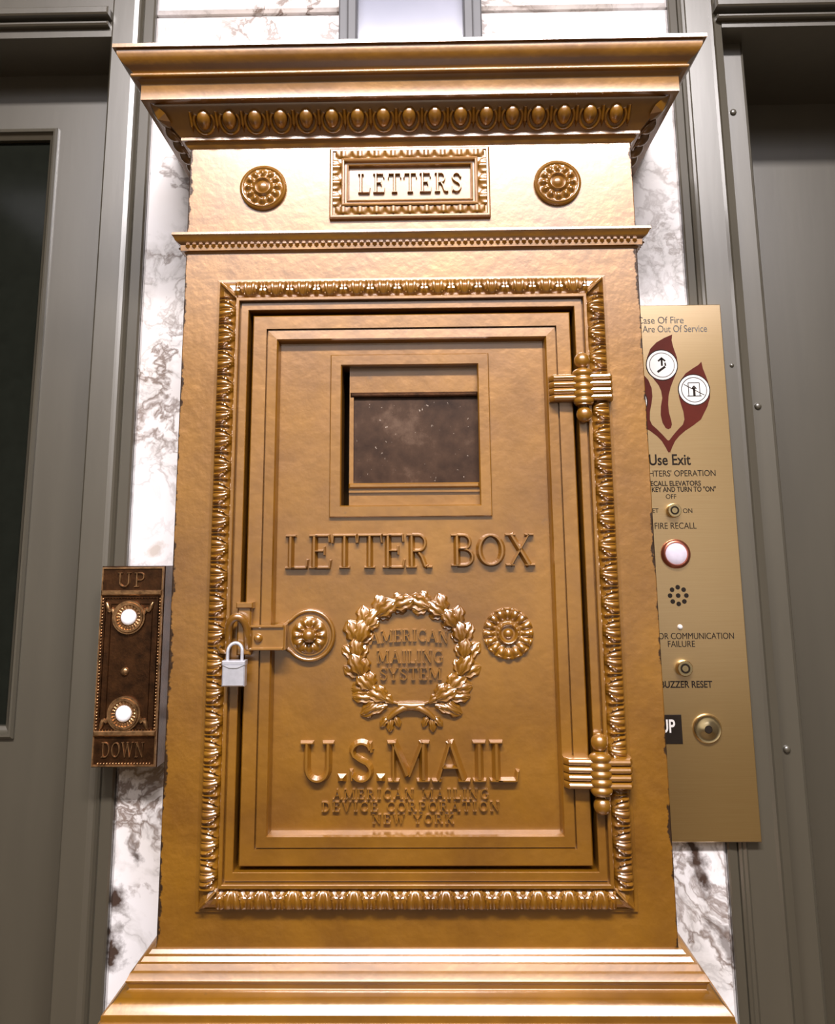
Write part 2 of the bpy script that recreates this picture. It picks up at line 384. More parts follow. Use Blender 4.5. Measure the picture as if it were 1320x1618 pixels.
def glyph(mb, ch, ox, oz, sx, sz, y0, h, top=0.35, rotf=None, heavy=1.0):
    for pts, wd in GL[ch][1]:
        closed = wd == 'o'
        ww = (0.16 if closed else wd) * heavy
        P = [Vector((p[0], p[1])) for p in pts]
        if closed: P = P[:-1]
        m = len(P); vs = []
        for i in range(m):
            if closed: a, b = P[i - 1], P[(i + 1) % m]
            else: a, b = P[max(i - 1, 0)], P[min(i + 1, m - 1)]
            d = (b - a); d.normalize(); n = Vector((-d.y, d.x))
            wl = ww
            if closed: wl = (0.11 + 0.09 * abs(math.cos(2 * math.pi * i / m))) * heavy
            e = 0.0
            for k, (q, hh) in enumerate(((-.5, 0), (-.5 * top, 1), (.5 * top, 1), (.5, 0))):
                u = P[i] + n * (wl * q)
                if not closed and hh and i in (0, m - 1): u = u + d * (0.3 * wl * (1 if i == 0 else -1))
                X, Z = ox + u.x * sx, oz + u.y * sz
                if rotf: X, Z = rotf(X, Z)
                vs.append((X, y0 - hh * h if hh else y0 + 0.0006, Z))
        fs = []
        for i in range(m if closed else m - 1):
            j = (i + 1) % m
            for k in range(3): fs.append((4 * i + k, 4 * i + k + 1, 4 * j + k + 1, 4 * j + k))
        if not closed: fs += [(0, 1, 2, 3), (4 * m - 1, 4 * m - 2, 4 * m - 3, 4 * m - 4)]
        mb.add(vs, fs)
def text_width(s, gap): return sum(GL[c][0] + gap for c in s) - gap
def raised_text(txt, x0, x1, z0, z1, y0, h, m, parent, name='raised_letter', single=True, gap=0.0, top=0.35, heavy=1.0, rotf=None):
    W = text_width(txt, gap); sx = (x1 - x0) / W; sz = z1 - z0; x = x0
    mb = MB()
    for c in txt:
        if single and c not in ' ':
            g = MB(); glyph(g, c, x, z0, sx, sz, y0, h, top, rotf, heavy); part(name, g, m, parent)
        elif c != ' ': glyph(mb, c, x, z0, sx, sz, y0, h, top, rotf, heavy)
        x += (GL[c][0] + gap) * sx
    if not single: part(name, mb, m, parent)
def flat_text(txt, x, z, size, y, m, parent, align='CENTER', name='printed_text', sx=1.0, bold=0.0):
    cu = bpy.data.curves.new('txt', 'FONT'); cu.body = txt; cu.size = size; cu.align_x = align; cu.align_y = 'CENTER'
    cu.extrude = 0.00012; cu.offset = bold
    o = bpy.data.objects.new('txt', cu); C.objects.link(o)
    bpy.context.view_layer.update()
    me = bpy.data.meshes.new_from_object(o.evaluated_get(bpy.context.evaluated_depsgraph_get()))
    bpy.data.objects.remove(o)
    me.transform(Matrix.Translation((x, y, z)) @ Matrix.Rotation(math.pi / 2, 4, 'X') @ Matrix.Diagonal((sx, 1, 1, 1)))
    me.materials.clear(); me.materials.append(m)
    return link(name, me, parent)
def ease(t): t = max(0.0, min(1.0, t)); return t * t * (3 - 2 * t)

# ------------------------------------------------------------------ THE SETTING
WY = 0.17                       # marble plane behind the letter box
RX0, RX1, RY0, CZ = -2.6, 2.6, -4.6, 3.10
struct('floor', MB().box(RX0, RX1, RY0, 0.6, -0.1, 0), M['floor'], 'brown terrazzo lobby floor')
struct('ceiling', MB().box(RX0, RX1, RY0, 0.6, CZ, CZ + 0.1), M['ceil'], 'white lobby ceiling')
struct('wall_front', MB().box(RX0, RX1, RY0 - 0.1, RY0, 0, CZ), M['wall_far'], 'plain plaster wall across the lobby')
struct('trim_3', MB().box(RX0, RX1, RY0 - 0.001, RY0 + 0.03, 0, 0.75), M['wall'], 'unseen dark wainscot added to darken reflections low on the letter box')  # unseen band, added to cut the pale wall's reflection in the lower gold
struct('wall_left', MB().box(RX0 - 0.1, RX0, RY0, 0.6, 0, CZ), M['wall'], 'plain plaster side wall')
struct('wall_right', MB().box(RX1, RX1 + 0.1, RY0, 0.6, 0, CZ), M['wall'], 'plain plaster side wall')
wb = struct('wall_back', MB().box(RX0, RX1, 0.50, 0.60, 0, CZ).box(-0.362, 0.362, WY + 0.012, 0.5, 0, CZ), M['mortar'], 'wall behind the letter box faced with white marble slabs')
JZ = 2.2515
def slab(x0, x1, z0, z1):
    o = struct('marble_slab', MB().cham(x0, x1, WY, WY + 0.014, z0, z1, 0.004), M['marble'], parent=wb); return o
slab(-0.3575, -0.001, 0.0, JZ); slab(0.001, 0.3575, 0.0, JZ - 0.0015)
slab(-0.3575, -0.001, JZ + 0.0055, CZ); slab(0.001, 0.3575, JZ + 0.003, CZ)

def extrude_profile(mb, prof, z0, z1):
    n = len(prof); vs = [(x, y, z0) for x, y in prof] + [(x, y, z1) for x, y in prof]
    fs = [(i, i + 1, i + 1 + n, i + n) for i in range(n - 1)]
    return mb.add(vs, fs)
DH = 2.222                      # underside of the elevator door heads
# left elevator surround
tl = struct('trim_1', extrude_profile(MB(), [(-0.3578, 0.19), (-0.3578, 0.1690), (-0.3600, 0.1665), (-0.3725, 0.1675), (-0.3735, 0.1690), (-0.3745, 0.1660), (-0.3755, 0.1665), (-0.3790, 0.1690), (-0.3820, 0.1695), (-0.3850, 0.1685), (-0.3880, 0.1680), (-0.4165, 0.1680), (-0.4190, 0.1700), (-0.4190, 0.30)], 0, CZ),
            M['grey'], 'grey enamelled metal surround of the elevator door with dark glass', smooth=False)
hd = MB().box(-1.75, -0.4188, 0.170, 0.30, DH, CZ)
struct('header_panel', hd, M['grey'], parent=tl)
hm = MB()
for (y0, z0, z1) in ((0.160, DH + 0.013, DH + 0.019), (0.152, DH + 0.024, DH + 0.036)):
    hm.cham(-1.75, -0.4190 if y0 < 0.155 else -0.4215, y0, 0.171, z0, z1, 0.002)
struct('header_moulding', hm, M['grey'], parent=tl)
struct('jamb', MB().box(-1.75, -1.60, 0.168, 0.30, 0, DH), M['grey'], parent=tl)
# left elevator door: stiles and rails around a dark pane
d1y = 0.263
dl = struct('door_1', MB().box(-1.62, -1.45, d1y, 0.30, 0, DH + 0.002).box(-0.5345, -0.40, d1y, 0.30, 0, DH + 0.002)
            .box(-1.45, -0.5345, d1y, 0.30, 2.126, DH + 0.002).box(-1.45, -0.5345, d1y, 0.30, 0, 1.2815), M['grey'], 'grey metal elevator door with a tall dark glass pane')
struct('pane_moulding', MB().rect(-1.458, -0.5265, 1.2735, 2.134, [(0, d1y + 0.004), (0, d1y - 0.004), (0.003, d1y - 0.007), (0.006, d1y - 0.006), (0.008, d1y - 0.001), (0.011, d1y + 0.001), (0.0145, d1y + 0.004), (0.0150, d1y + 0.018)]), M['grey'], parent=dl, smooth=True)
struct('glass_pane', MB().box(-1.45, -0.5345, d1y + 0.012, d1y + 0.018, 1.28, 2.128), M['dark_glass'], parent=dl)
# right elevator surround
tr = struct('trim_2', extrude_profile(MB(), [(0.3578, 0.19), (0.3578, 0.1695), (0.3595, 0.1680), (0.3690, 0.1695), (0.3698, 0.1725), (0.3708, 0.1690), (0.3735, 0.1670), (0.3760, 0.1685), (0.3790, 0.1668), (0.3815, 0.1685), (0.4130, 0.1685), (0.4165, 0.1665), (0.4200, 0.1690), (0.4300, 0.1715), (0.4306, 0.1730), (0.4306, 0.21)], 0, CZ),
            M['grey'], 'grey enamelled metal surround of the plain elevator door')
struct('header_panel', MB().box(0.4304, 1.75, 0.170, 0.42, DH - 0.003, CZ), M['grey'], parent=tr)
hm = MB()
for (y0, z0, z1) in ((0.160, DH + 0.006, DH + 0.012), (0.152, DH + 0.018, DH + 0.030)):
    hm.cham(0.4190 if y0 < 0.155 else 0.4220, 1.75, y0, 0.171, z0, z1, 0.002)
struct('header_moulding', hm, M['grey'], parent=tr)
struct('door_stop', extrude_profile(MB(), [(0.428, 0.208), (0.4685, 0.208), (0.4705, 0.2060), (0.4722, 0.2085), (0.4722, 0.40)], 0, DH + 0.001), M['grey'], parent=tr)
struct('jamb', MB().box(1.60, 1.75, 0.168, 0.42, 0, DH), M['grey'], parent=tr)
scr = MB().lathe((0, 0, 0), (0, -1, 0), [(0.0046, -0.002), (0.0046, 0.0012), (0.0036, 0.0028), (0.0015, 0.0036)], 14).mesh('screw', M['grey'], True)
for x, z in ((0.4510, 1.6937), (0.4510, 1.2685), (0.4510, 2.1124)):
    link('screw', scr, tr, loc=(x, 0.2078, z))
link('screw', scr, tr, loc=(0.4065, 0.1685, 1.7400), scale=(0.6, 0.6, 0.6))
d2 = struct('door_2', MB().cham(0.44, 1.62, 0.375, 0.41, 0, DH + 0.002, 0.002), M['grey'], 'plain grey metal elevator door deep in its frame')

# ------------------------------------------------------------------ LETTER BOX
box = thing('letter_box', 'gold painted cast iron lobby letter box with cornice and raised lettering', 'letter box', (0, 0.0, 1.02))
HW, YB, YW = 0.25, 0.150, WY + 0.001
G, GB, GF = M['gold'], M['gold_body'], M['gold_fine']
# body: front with the door opening, sides, back
b = MB()
X0, X1, Z0, Z1 = -HW, HW, 1.130, 1.965
dx, dz0, dz1 = 0.1768, 1.2020, 1.7680       # opening
b.add([(X0, 0, Z0), (X1, 0, Z0), (X1, 0, Z1), (X0, 0, Z1), (-dx, 0, dz0), (dx, 0, dz0), (dx, 0, dz1), (-dx, 0, dz1),
       (X0, YB, Z0), (X1, YB, Z0), (X1, YB, Z1), (X0, YB, Z1), (-dx, 0.05, dz0), (dx, 0.05, dz0), (dx, 0.05, dz1), (-dx, 0.05, dz1)],
      [(0, 1, 5, 4), (1, 2, 6, 5), (2, 3, 7, 6), (3, 0, 4, 7), (0, 3, 11, 8), (2, 1, 9, 10), (9, 8, 11, 10), (0, 8, 9, 1), (3, 2, 10, 11),
       (4, 5, 13, 12), (5, 6, 14, 13), (6, 7, 15, 14), (7, 4, 12, 15)])
bo = part('body', b, GB, box)
bv = bo.modifiers.new('bevel', 'BEVEL'); bv.width = 0.0022; bv.segments = 2; bv.limit_method = 'ANGLE'; bv.angle_limit = math.radians(60)
part('mounting_back', MB().box(-0.225, 0.225, 0.1502, WY + 0.001, 1.03, 2.03), G, box)
# cornice
def cyma(o0, z0, o1, z1, n=8, k=1):
    r = []
    for i in range(n + 1):
        t = i / n; r.append((o0 + (o1 - o0) * t, z0 + (z1 - z0) * (t + k * 0.16 * math.sin(2 * math.pi * t))))
    return r
prof = [(0.0690, 2.0490), (0.0690, 2.0448), (0.0655, 2.0446)]
prof += [(0.0655, 2.0440), (0.0652, 2.0400), (0.0640, 2.0365), (0.0615, 2.0330), (0.0580, 2.0300), (0.0545, 2.0280), (0.0520, 2.0255), (0.0510, 2.0238)]
prof += [(0.0530, 2.0232), (0.0534, 2.0212), (0.0525, 2.0200), (0.0480, 2.0196), (0.0458, 2.0175), (0.0446, 2.0150)]
prof += [(0.0440, 2.0140), (0.0440, 1.9972), (0.0420, 1.9966), (0.0330, 1.9975)]
cor = part('cornice', MB().mitre(prof, HW, YW, captop=True), G, box, True, 32)
# ovolo carrying the egg and dart, and the small fillet under it
pe = [(0.0330, 1.9980), (0.0322, 1.9950), (0.0085, 1.9705), (0.0085, 1.9672), (0.0055, 1.9665), (0.0030, 1.9625), (0.0, 1.9600)]
part('egg_moulding', MB().mitre(pe, HW, YW), G, box, True, 32)
# one egg with its shell, one dart: local axes u = x, v = down the slope, n = out of it
sl = Vector((0, 0.0215, -0.0190)).normalized(); nn = Vector((0, -0.0190, -0.0215)).normalized()
def slope_pt(u, v_, n_): p = Vector((u, 0, 0)) + sl * v_ + nn * n_; return (p.x, p.y, p.z)
eg = MB()
vs = []; fs = []
for i in range(7):
    th = math.pi / 2 * i / 6
    for k in range(14):
        a = 2 * math.pi * k / 14
        wv = 1 + 0.16 * math.sin(a)
        vs.append(slope_pt(0.0082 * math.cos(th) * math.cos(a) * (1 + 0.12 * math.sin(a)), -0.0120 * math.cos(th) * math.sin(a) - 0.002, 0.0085 * math.sin(th) - 0.001))
for i in range(6):
    for k in range(14): fs.append((i * 14 + k, i * 14 + (k + 1) % 14, (i + 1) * 14 + (k + 1) % 14, (i + 1) * 14 + k))
eg.add(vs, fs)
egg_me = eg.mesh('egg', GF, True, 60)
sh = MB().tube([slope_pt(0.0112 * math.cos(a), 0.0138 * math.sin(a), 0.0014) for a in [math.radians(-40 + 260 * i / 16) for i in range(17)]], 0.0019, 6)
shell_me = sh.mesh('shell', GF, True, 60)
dt = MB()
dt.add([slope_pt(-0.0022, -0.0125, 0.001), slope_pt(0.0022, -0.0125, 0.001), slope_pt(0, -0.0125, 0.0045), slope_pt(-0.0030, 0.002, 0), slope_pt(0.0030, 0.002, 0), slope_pt(0, 0.004, 0.005), slope_pt(0, 0.0135, 0.0005)],
       [(0, 1, 2), (0, 2, 5, 3), (1, 4, 5, 2), (3, 5, 6), (4, 6, 5), (0, 3, 6, 4, 1)])
dart_me = dt.mesh('dart', GF)
EP = 0.02865; EO, EZ = 0.0206, 1.9826
for k in range(17):
    x = (k - 8) * EP
    e = link('egg', egg_me, box, loc=(x, -EO, EZ)); link('shell', shell_me, box, loc=(x, -EO, EZ))
for k in range(18): link('dart', dart_me, box, loc=((k - 8.5) * EP, -EO, EZ))
for s in (-1, 1):
    for k in range(5):
        y = 0.008 + k * EP
        link('egg', egg_me, box, loc=(s * (HW + EO), y, EZ), rot=(0, 0, s * math.pi / 2)); link('shell', shell_me, box, loc=(s * (HW + EO), y, EZ), rot=(0, 0, s * math.pi / 2))
        link('dart', dart_me, box, loc=(s * (HW + EO), y + EP / 2, EZ), rot=(0, 0, s * math.pi / 2))
    # corner leaf of the egg moulding
    cl = MB()
    L = [(0.012, 0.0), (0.016, 0.006), (0.012, 0.014), (0.0, 0.019), (-0.012, 0.014), (-0.016, 0.006), (-0.012, 0.0), (0, -0.008)]
    o3 = Vector((s * (HW + 0.030), -0.030, 1.993)); out = Vector((s, -1, 0)).normalized(); tg = Vector((s, 1, 0)).normalized(); dn = (Vector((-s, 1, 0)).normalized() * 0.78 + Vector((0, 0, -0.62)))
    nrm = (out * 0.6 + Vector((0, 0, -0.8)))
    vs = [o3 + tg * u * 0.6 + dn * v_ * 1.25 + nrm * 0.002 for u, v_ in L] + [o3 + dn * 0.008 + nrm * 0.008]
    cl.add(vs, [(i, (i + 1) % 8, 8) for i in range(8)]); part('corner_leaf', cl, GF, box)
# frieze rosettes
def ros_frieze(t, a):
    if t > 0.93: return 0.0055 * (1 - (t - 0.93) / 0.07 * 0.35)
    if t > 0.80: return 0.0065 - 0.0022 * abs((t - 0.87) / 0.07)
    if t > 0.44:
        q = 0.5 + 0.5 * math.cos(12 * a); e = math.sin((t - 0.44) / 0.36 * math.pi)
        return 0.0042 + 0.0038 * e * (q ** 0.8) + 0.0012 * (1 - (t - .44) / .36)
    if t > 0.26: return 0.0055 + 0.0035 * math.sin((t - 0.26) / 0.18 * math.pi)
    return 0.0060 + 0.0028 * (1 - (t / 0.26) ** 2)
for s, z in ((-1, 1.9115), (1, 1.9120)):
    part('rosette', MB().polar(s * 0.165, z, 0.0, 0.0262, ros_frieze, 26, 96, 0.003), GF, box, True, 50)
# LETTERS plaque
pq = thing('plaque_root', None, None, (0, 0, 1.02)); bpy.data.objects.remove(pq)
px0, px1, pz0, pz1 = -0.0900, 0.0895, 1.8725, 1.9560
plq = part('plaque', MB().rect(px0, px1, pz0, pz1, [(0, 0.001), (0, -0.0045), (0.0015, -0.0062), (0.0035, -0.0062), (0.0042, -0.0045), (0.0130, -0.0050), (0.0136, -0.0085), (0.0150, -0.0090), (0.0165, -0.0085), (0.0175, -0.0045), (0.0190, -0.0045), (0.0200, -0.0065), (0.0212, -0.0060), (0.0220, -0.0010)], cap=True), G, box, False)
# scalloped leaves around the plaque
def scallop(w_, d):
    m = MB(); vs = []; fs = []; nu, nv = 12, 6
    for j in range(nv + 1):
        for i in range(nu + 1):
            u = -0.5 + i / nu; v_ = j / nv
            a_ = 0.5 * math.sqrt(max(0.0, 1 - v_ ** 2.0)) + 0.02
            q = max(0.0, 1 - (abs(u) / a_) ** 2) ** 0.5
            h = 0.0005 + 0.0030 * q * (0.75 + 0.25 * math.cos(u * 14))
            vs.append((u * w_, -h, -v_ * d))
    for j in range(nv):
        for i in range(nu): a = j * (nu + 1) + i; fs.append((a, a + 1, a + nu + 2, a + nu + 1))
    return m.add(vs, fs).mesh('leaf', GF, True, 60)
sc = scallop(0.0186, 0.0088)
ys = -0.0046
for k in range(9):
    x = (k - 4) * 0.0186
    link('leaf', sc, box, loc=(x, ys, pz1 - 0.0040)); link('leaf', sc, box, loc=(x, ys, pz0 + 0.0130))
for k in range(3):
    z = (pz0 + pz1) / 2 + (k - 1) * 0.0186
    link('leaf', sc, box, loc=(px0 + 0.0042, ys, z), rot=(0, -math.pi / 2, 0)); link('leaf', sc, box, loc=(px1 - 0.0042, ys, z), rot=(0, math.pi / 2, 0))
raised_text('LETTERS', -0.0585, 0.0585, 1.9025, 1.9265, -0.0010, 0.0042, GF, box, gap=0.14)
# belt moulding with a row of beads
pb = [(0.0, 1.8600), (0.0125, 1.8560), (0.0132, 1.8530), (0.0115, 1.8515), (0.0100, 1.8480), (0.0070, 1.8455), (0.0048, 1.8440), (0.0045, 1.8375), (0.0015, 1.8365), (0.0, 1.8345)]
part('belt_moulding', MB().mitre(pb, HW, YW), G, box, True, 30)
bead = MB()
bead.add([(-0.0030, 0.002, 0.0028), (0.0030, 0.002, 0.0028), (0.0034, 0.002, -0.0005), (0, 0.002, -0.0036), (-0.0034, 0.002, -0.0005), (0, -0.0042, 0.0004), (0.0012, -0.0036, 0.0012), (-0.0012, -0.0036, 0.0012)],
         [(0, 1, 6, 7), (1, 2, 5, 6), (2, 3, 5), (3, 4, 5), (4, 0, 7, 5), (5, 7, 6)])
bead_me = bead.mesh('bead', GF, True, 70)
NB = 70
for k in range(NB): link('bead', bead_me, box, loc=((k - (NB - 1) / 2) * 0.00715, -0.0050, 1.8418))
for s in (-1, 1):
    for k in range(20): link('bead', bead_me, box, loc=(s * (HW + 0.0050), 0.003 + k * 0.00715, 1.8418), rot=(0, 0, s * math.pi / 2))
# base mouldings
pbase = [(0.0, 1.1350), (0.0025, 1.1345), (0.0050, 1.1315), (0.0080, 1.1305), (0.0105, 1.1270), (0.0130, 1.1262), (0.0155, 1.1215), (0.0180, 1.1205), (0.0198, 1.1165), (0.0208, 1.1150), (0.0208, 1.1140),
         (0.0190, 1.1120), (0.0180, 1.1075), (0.0205, 1.1048), (0.0255, 1.1030), (0.0300, 1.0995), (0.0335, 1.0955), (0.0350, 1.0935), (0.0365, 1.0935), (0.0368, 1.0880), (0.0385, 1.0878), (0.0385, 1.0700), (0.0300, 1.0620), (0.0100, 1.0500), (-0.03, 1.0350), (-0.06, 1.0250)]
part('base_moulding', MB().mitre(pbase, HW, YW, capbot=True), G, box, True, 28)

# ---- leaf-carved door frame
FX, FZ0, FZ1 = 0.2090, 1.1705, 1.8000
part('door_frame', MB().rect(-FX - 0.0042, FX + 0.0042, FZ0 - 0.0042, FZ1 + 0.0042,
     [(0, 0.0008), (0.0006, -0.0022), (0.0034, -0.0024), (0.0042, -0.0014), (0.0052, -0.0040), (0.0095, -0.0085), (0.0150, -0.0095), (0.0195, -0.0065), (0.0222, -0.0034),
      (0.0230, -0.0030), (0.0233, -0.0098), (0.0240, -0.0104), (0.0266, -0.0104), (0.0272, -0.0098), (0.0274, -0.0025), (0.0286, -0.0025), (0.0288, -0.0052), (0.0360, -0.0052), (0.0366, -0.0044), (0.0368, 0.0030), (0.0368, 0.046)]), G, box, False)
def frame_leaf(pitch, depth, name):
    nu, nv = 26, 12; vs = []; fs = []
    for j in range(nv + 1):
        v_ = j / nv
        base = 0.0030 + 0.0062 * math.sin(math.pi * min(1, 0.12 + 0.80 * v_)) ** 0.8
        a_ = 0.40 * max(0.0, 1 - v_ ** 2.6) ** 0.62 + 0.012
        for i in range(nu + 1):
            u = -0.5 + i / nu; q = abs(u) / a_; h = 0.0
            if q < 1.0:
                h = 0.0012 + 0.0026 * max(0.0, 1 - ((q - 0.36) / 0.30) ** 2) if q < 0.68 else 0.0008 + 0.0034 * max(0.0, 1 - ((q - 0.86) / 0.16) ** 2)
                if q < 0.09: h = 0.0030
            dd = (0.5 - abs(u)); wd = 0.030 + 0.035 * ease((v_ - 0.5) * 2.5)
            if v_ < 0.90 and dd < wd: h = max(h, 0.0036 * math.sqrt(max(0, 1 - (dd / wd) ** 2)))
            e = ease(v_ / 0.06) * ease((1 - v_) / 0.05)
            vs.append((u * pitch, -(base + h * e), -v_ * depth))
    for j in range(nv):
        for i in range(nu): a = j * (nu + 1) + i; fs.append((a, a + 1, a + nu + 2, a + nu + 1))
    return MB().add(vs, fs).mesh(name, GF, True, 55)
LW = 0.0185
NT = 13; PT = (2 * FX - 2 * LW) / NT
NS = 21; PS = (FZ1 - FZ0 - 2 * LW) / NS
lt = frame_leaf(PT, LW, 'leaf'); ls = frame_leaf(PS, LW, 'leaf')
for k in range(NT):
    x = (k - (NT - 1) / 2) * PT
    link('leaf', lt, box, loc=(x, 0, FZ1)); link('leaf', lt, box, loc=(x, 0, FZ0), rot=(0, math.pi, 0))
for k in range(NS):
    z = FZ0 + LW + (k + 0.5) * PS
    link('leaf', ls, box, loc=(-FX, 0, z), rot=(0, -math.pi / 2, 0)); link('leaf', ls, box, loc=(FX, 0, z), rot=(0, math.pi / 2, 0))
cm = MB()
A = [(0, 0), (0.005, 0.0005), (0.012, 0.004), (0.0185, 0.0105), (0.0195, 0.0195), (0.0105, 0.0185), (0.004, 0.012), (0.0005, 0.005)]
vs = [(x, -0.004 - 0.004 * min(1, (x + z) / 0.02), z) for x, z in A]
n8 = len(A); vs += [(0.001, -0.0065, 0.001), (0.009, -0.0125, 0.009), (0.0175, -0.0100, 0.0175)]
fs = [(0, 1, n8), (1, 2, n8 + 1, n8), (2, 3, n8 + 1), (3, 4, n8 + 2, n8 + 1), (4, 5, n8 + 1, n8 + 2), (5, 6, n8 + 1), (6, 7, n8, n8 + 1), (7, 0, n8)]
cm.add(vs, fs); cm.tube([(0.0015, -0.0075, 0.0015), (0.009, -0.0132, 0.009), (0.0175, -0.0108, 0.0175)], 0.0013, 6)
cme = cm.mesh('corner_leaf', GF, False)
for x, z, r in ((-FX, FZ0, 0), (FX, FZ0, -math.pi / 2), (FX, FZ1, math.pi), (-FX, FZ1, math.pi / 2)):
    link('corner_leaf', cme, box, loc=(x, 0, z), rot=(0, r, 0))

# ---- the hinged door: a part of the box, its fittings are sub-parts
DX, DZ0, DZ1 = 0.1722, 1.2070, 1.7622
PY = 0.0110                      # face of the sunk panel
WX0, WX1, WZ0, WZ1 = -0.0757, 0.0714, 1.5560, 1.7073
ax = -0.0030
dm = MB()
dm.rect(-DX, DX, DZ0, DZ1, [(0, 0.044), (0, -0.0010), (0.0012, -0.0025), (0.0150, -0.0025), (0.0152, 0.0035), (0.0162, 0.0035), (0.0165, -0.0004), (0.0262, -0.0008), (0.0275, 0.0020), (0.0290, PY)])
ix, iz0, iz1 = DX - 0.0290, DZ0 + 0.0290, DZ1 - 0.0290
o4 = [(-ix, PY, iz0), (ix, PY, iz0), (ix, PY, iz1), (-ix, PY, iz1)]
i4 = [(WX0, PY, WZ0), (WX1, PY, WZ0), (WX1, PY, WZ1), (WX0, PY, WZ1)]
dm.add(o4 + i4, [(0, 1, 5, 4), (1, 2, 6, 5), (2, 3, 7, 6), (3, 0, 4, 7)])
door = part('door', dm, G, box)
# window in the door
wf = MB(); bw = 0.0125
wf.rect(WX0 - bw, WX1 + bw, WZ0 - bw, WZ1 + bw, [(0, PY + 0.0005), (0, PY - 0.0030), (0.0010, PY - 0.0042), (bw - 0.0012, PY - 0.0042), (bw, PY - 0.0025), (bw, PY + 0.0300)])
part('window_frame', wf, G, door)
# inner flap: gold plate with a dirty brown pane, a ledge below it
ip = MB(); iy = PY + 0.0075
ix0, ix1, jz0, jz1 = WX0 + 0.0085, WX1 + 0.0005, 1.5745, 1.6790
ip.box(WX0 + 0.0075, WX1 + 0.004, iy, iy + 0.006, jz1, WZ1 + 0.004).box(WX0 + 0.0075, ix0 + 0.0035, iy, iy + 0.006, jz0, jz1).box(WX0 + 0.0075, WX1 + 0.004, iy, iy + 0.006, WZ0 - 0.004, jz0)
part('inner_flap', ip, G, door)
part('window_ledge', MB().cham(WX0 + 0.0075, WX1, PY + 0.0020, iy + 0.006, 1.5745, 1.5800, 0.0015).box(WX0 + 0.0075, WX1, PY + 0.0045, iy + 0.006, 1.5700, 1.5722), G, door)
part('window_pane', MB().box(ix0, ix1, iy + 0.0030, iy + 0.0050, jz0, jz1), M['pane'], door, label='dirty brown window pane')
part('pane_cap', MB().cham(ix0, ix1, iy - 0.0020, iy + 0.004, jz1 - 0.0045, jz1 + 0.0005, 0.0015), M['bronze'], door)
# lettering
raised_text('LETTER', -0.1345, 0.0205, 1.4900, 1.5262, PY, 0.0068, GF, door, gap=-0.015, top=0.25, heavy=1.08)
raised_text('BOX', 0.0395, 0.1275, 1.4915, 1.5255, PY, 0.0068, GF, door, gap=-0.01, top=0.25, heavy=1.08)
raised_text('U.S.MAIL', -0.1155, 0.1040, 1.2810, 1.3205, PY, 0.0075, GF, door, gap=0.02, top=0.25, heavy=1.15)
raised_text('AMERICAN MAILING', -0.0820, 0.0735, 1.2650, 1.2748, PY, 0.0034, GF, door, name='lettering', single=False, gap=0.18, heavy=0.95, top=0.55)
raised_text('DEVICE CORPORATION', -0.0930, 0.0840, 1.2535, 1.2630, PY, 0.0034, GF, door, name='lettering', single=False, gap=0.18, heavy=0.95, top=0.55)
raised_text('NEW YORK', -0.0425, 0.0385, 1.2422, 1.2514, PY, 0.0034, GF, door, name='lettering', single=False, gap=0.18, heavy=0.95, top=0.55)
# wreath
WC = (-0.0030, 1.4040)
def arch(X, Z): return X, Z - 1.9 * (X - WC[0]) ** 2
raised_text('AMERICAN', WC[0] - 0.0425, WC[0] + 0.0390, 1.4165, 1.4290, PY, 0.0042, GF, door, name='lettering', single=False, gap=0.05, heavy=1.1, top=0.5, rotf=arch)
raised_text('MAILING', WC[0] - 0.0350, WC[0] + 0.0330, 1.3950, 1.4080, PY, 0.0042, GF, door, name='lettering', single=False, gap=0.06, heavy=1.1, top=0.5)
raised_text('SYSTEM', WC[0] - 0.0320, WC[0] + 0.0315, 1.3785, 1.3910, PY, 0.0042, GF, door, name='lettering', single=False, gap=0.08, heavy=1.1, top=0.5)
def oak_leaf():
    # lobed leaf along +z, length 1, domed, with a raised midrib
    nv, nu = 14, 6; vs = []; fs = []
    for j in range(nv + 1):
        v_ = j / nv
        wd = 0.33 * (math.sin(math.pi * (0.04 + 0.90 * v_ ** 1.15)) ** 0.65) * (1 + 0.15 * math.cos(v_ * 2 * math.pi * 2.5 + 0.5))
        for i in range(-nu, nu + 1):
            s = i / nu
            h = 0.20 * (1 - s * s) * math.sin(math.pi * (0.12 + 0.8 * v_)) + 0.05 * math.cos(s * 9) * math.sin(math.pi * v_) + 0.05 * v_ * v_
            if abs(s) < 0.1: h -= 0.05
            if abs(i) == nu: h = -0.03
            vs.append((s * wd, -h, v_))
    w2 = 2 * nu + 1
    for j in range(nv):
        for i in range(2 * nu): a = j * w2 + i; fs.append((a, a + 1, a + w2 + 1, a + w2))
    return MB().add(vs, fs).mesh('wreath_leaf', GF, True, 60)
oak = oak_leaf()
def put_leaf(x, z, ang, ln, lift=0.0, wide=1.0, tilt=0.0):
    # ang measured from +z clockwise
    return link('wreath_leaf', oak, door, loc=(x, PY - 0.0005 - lift, z), rot=(tilt, ang, 0), scale=(ln * wide, ln, ln))
RWX, RWZ = 0.0545, 0.0500
rnd = random.Random(3)
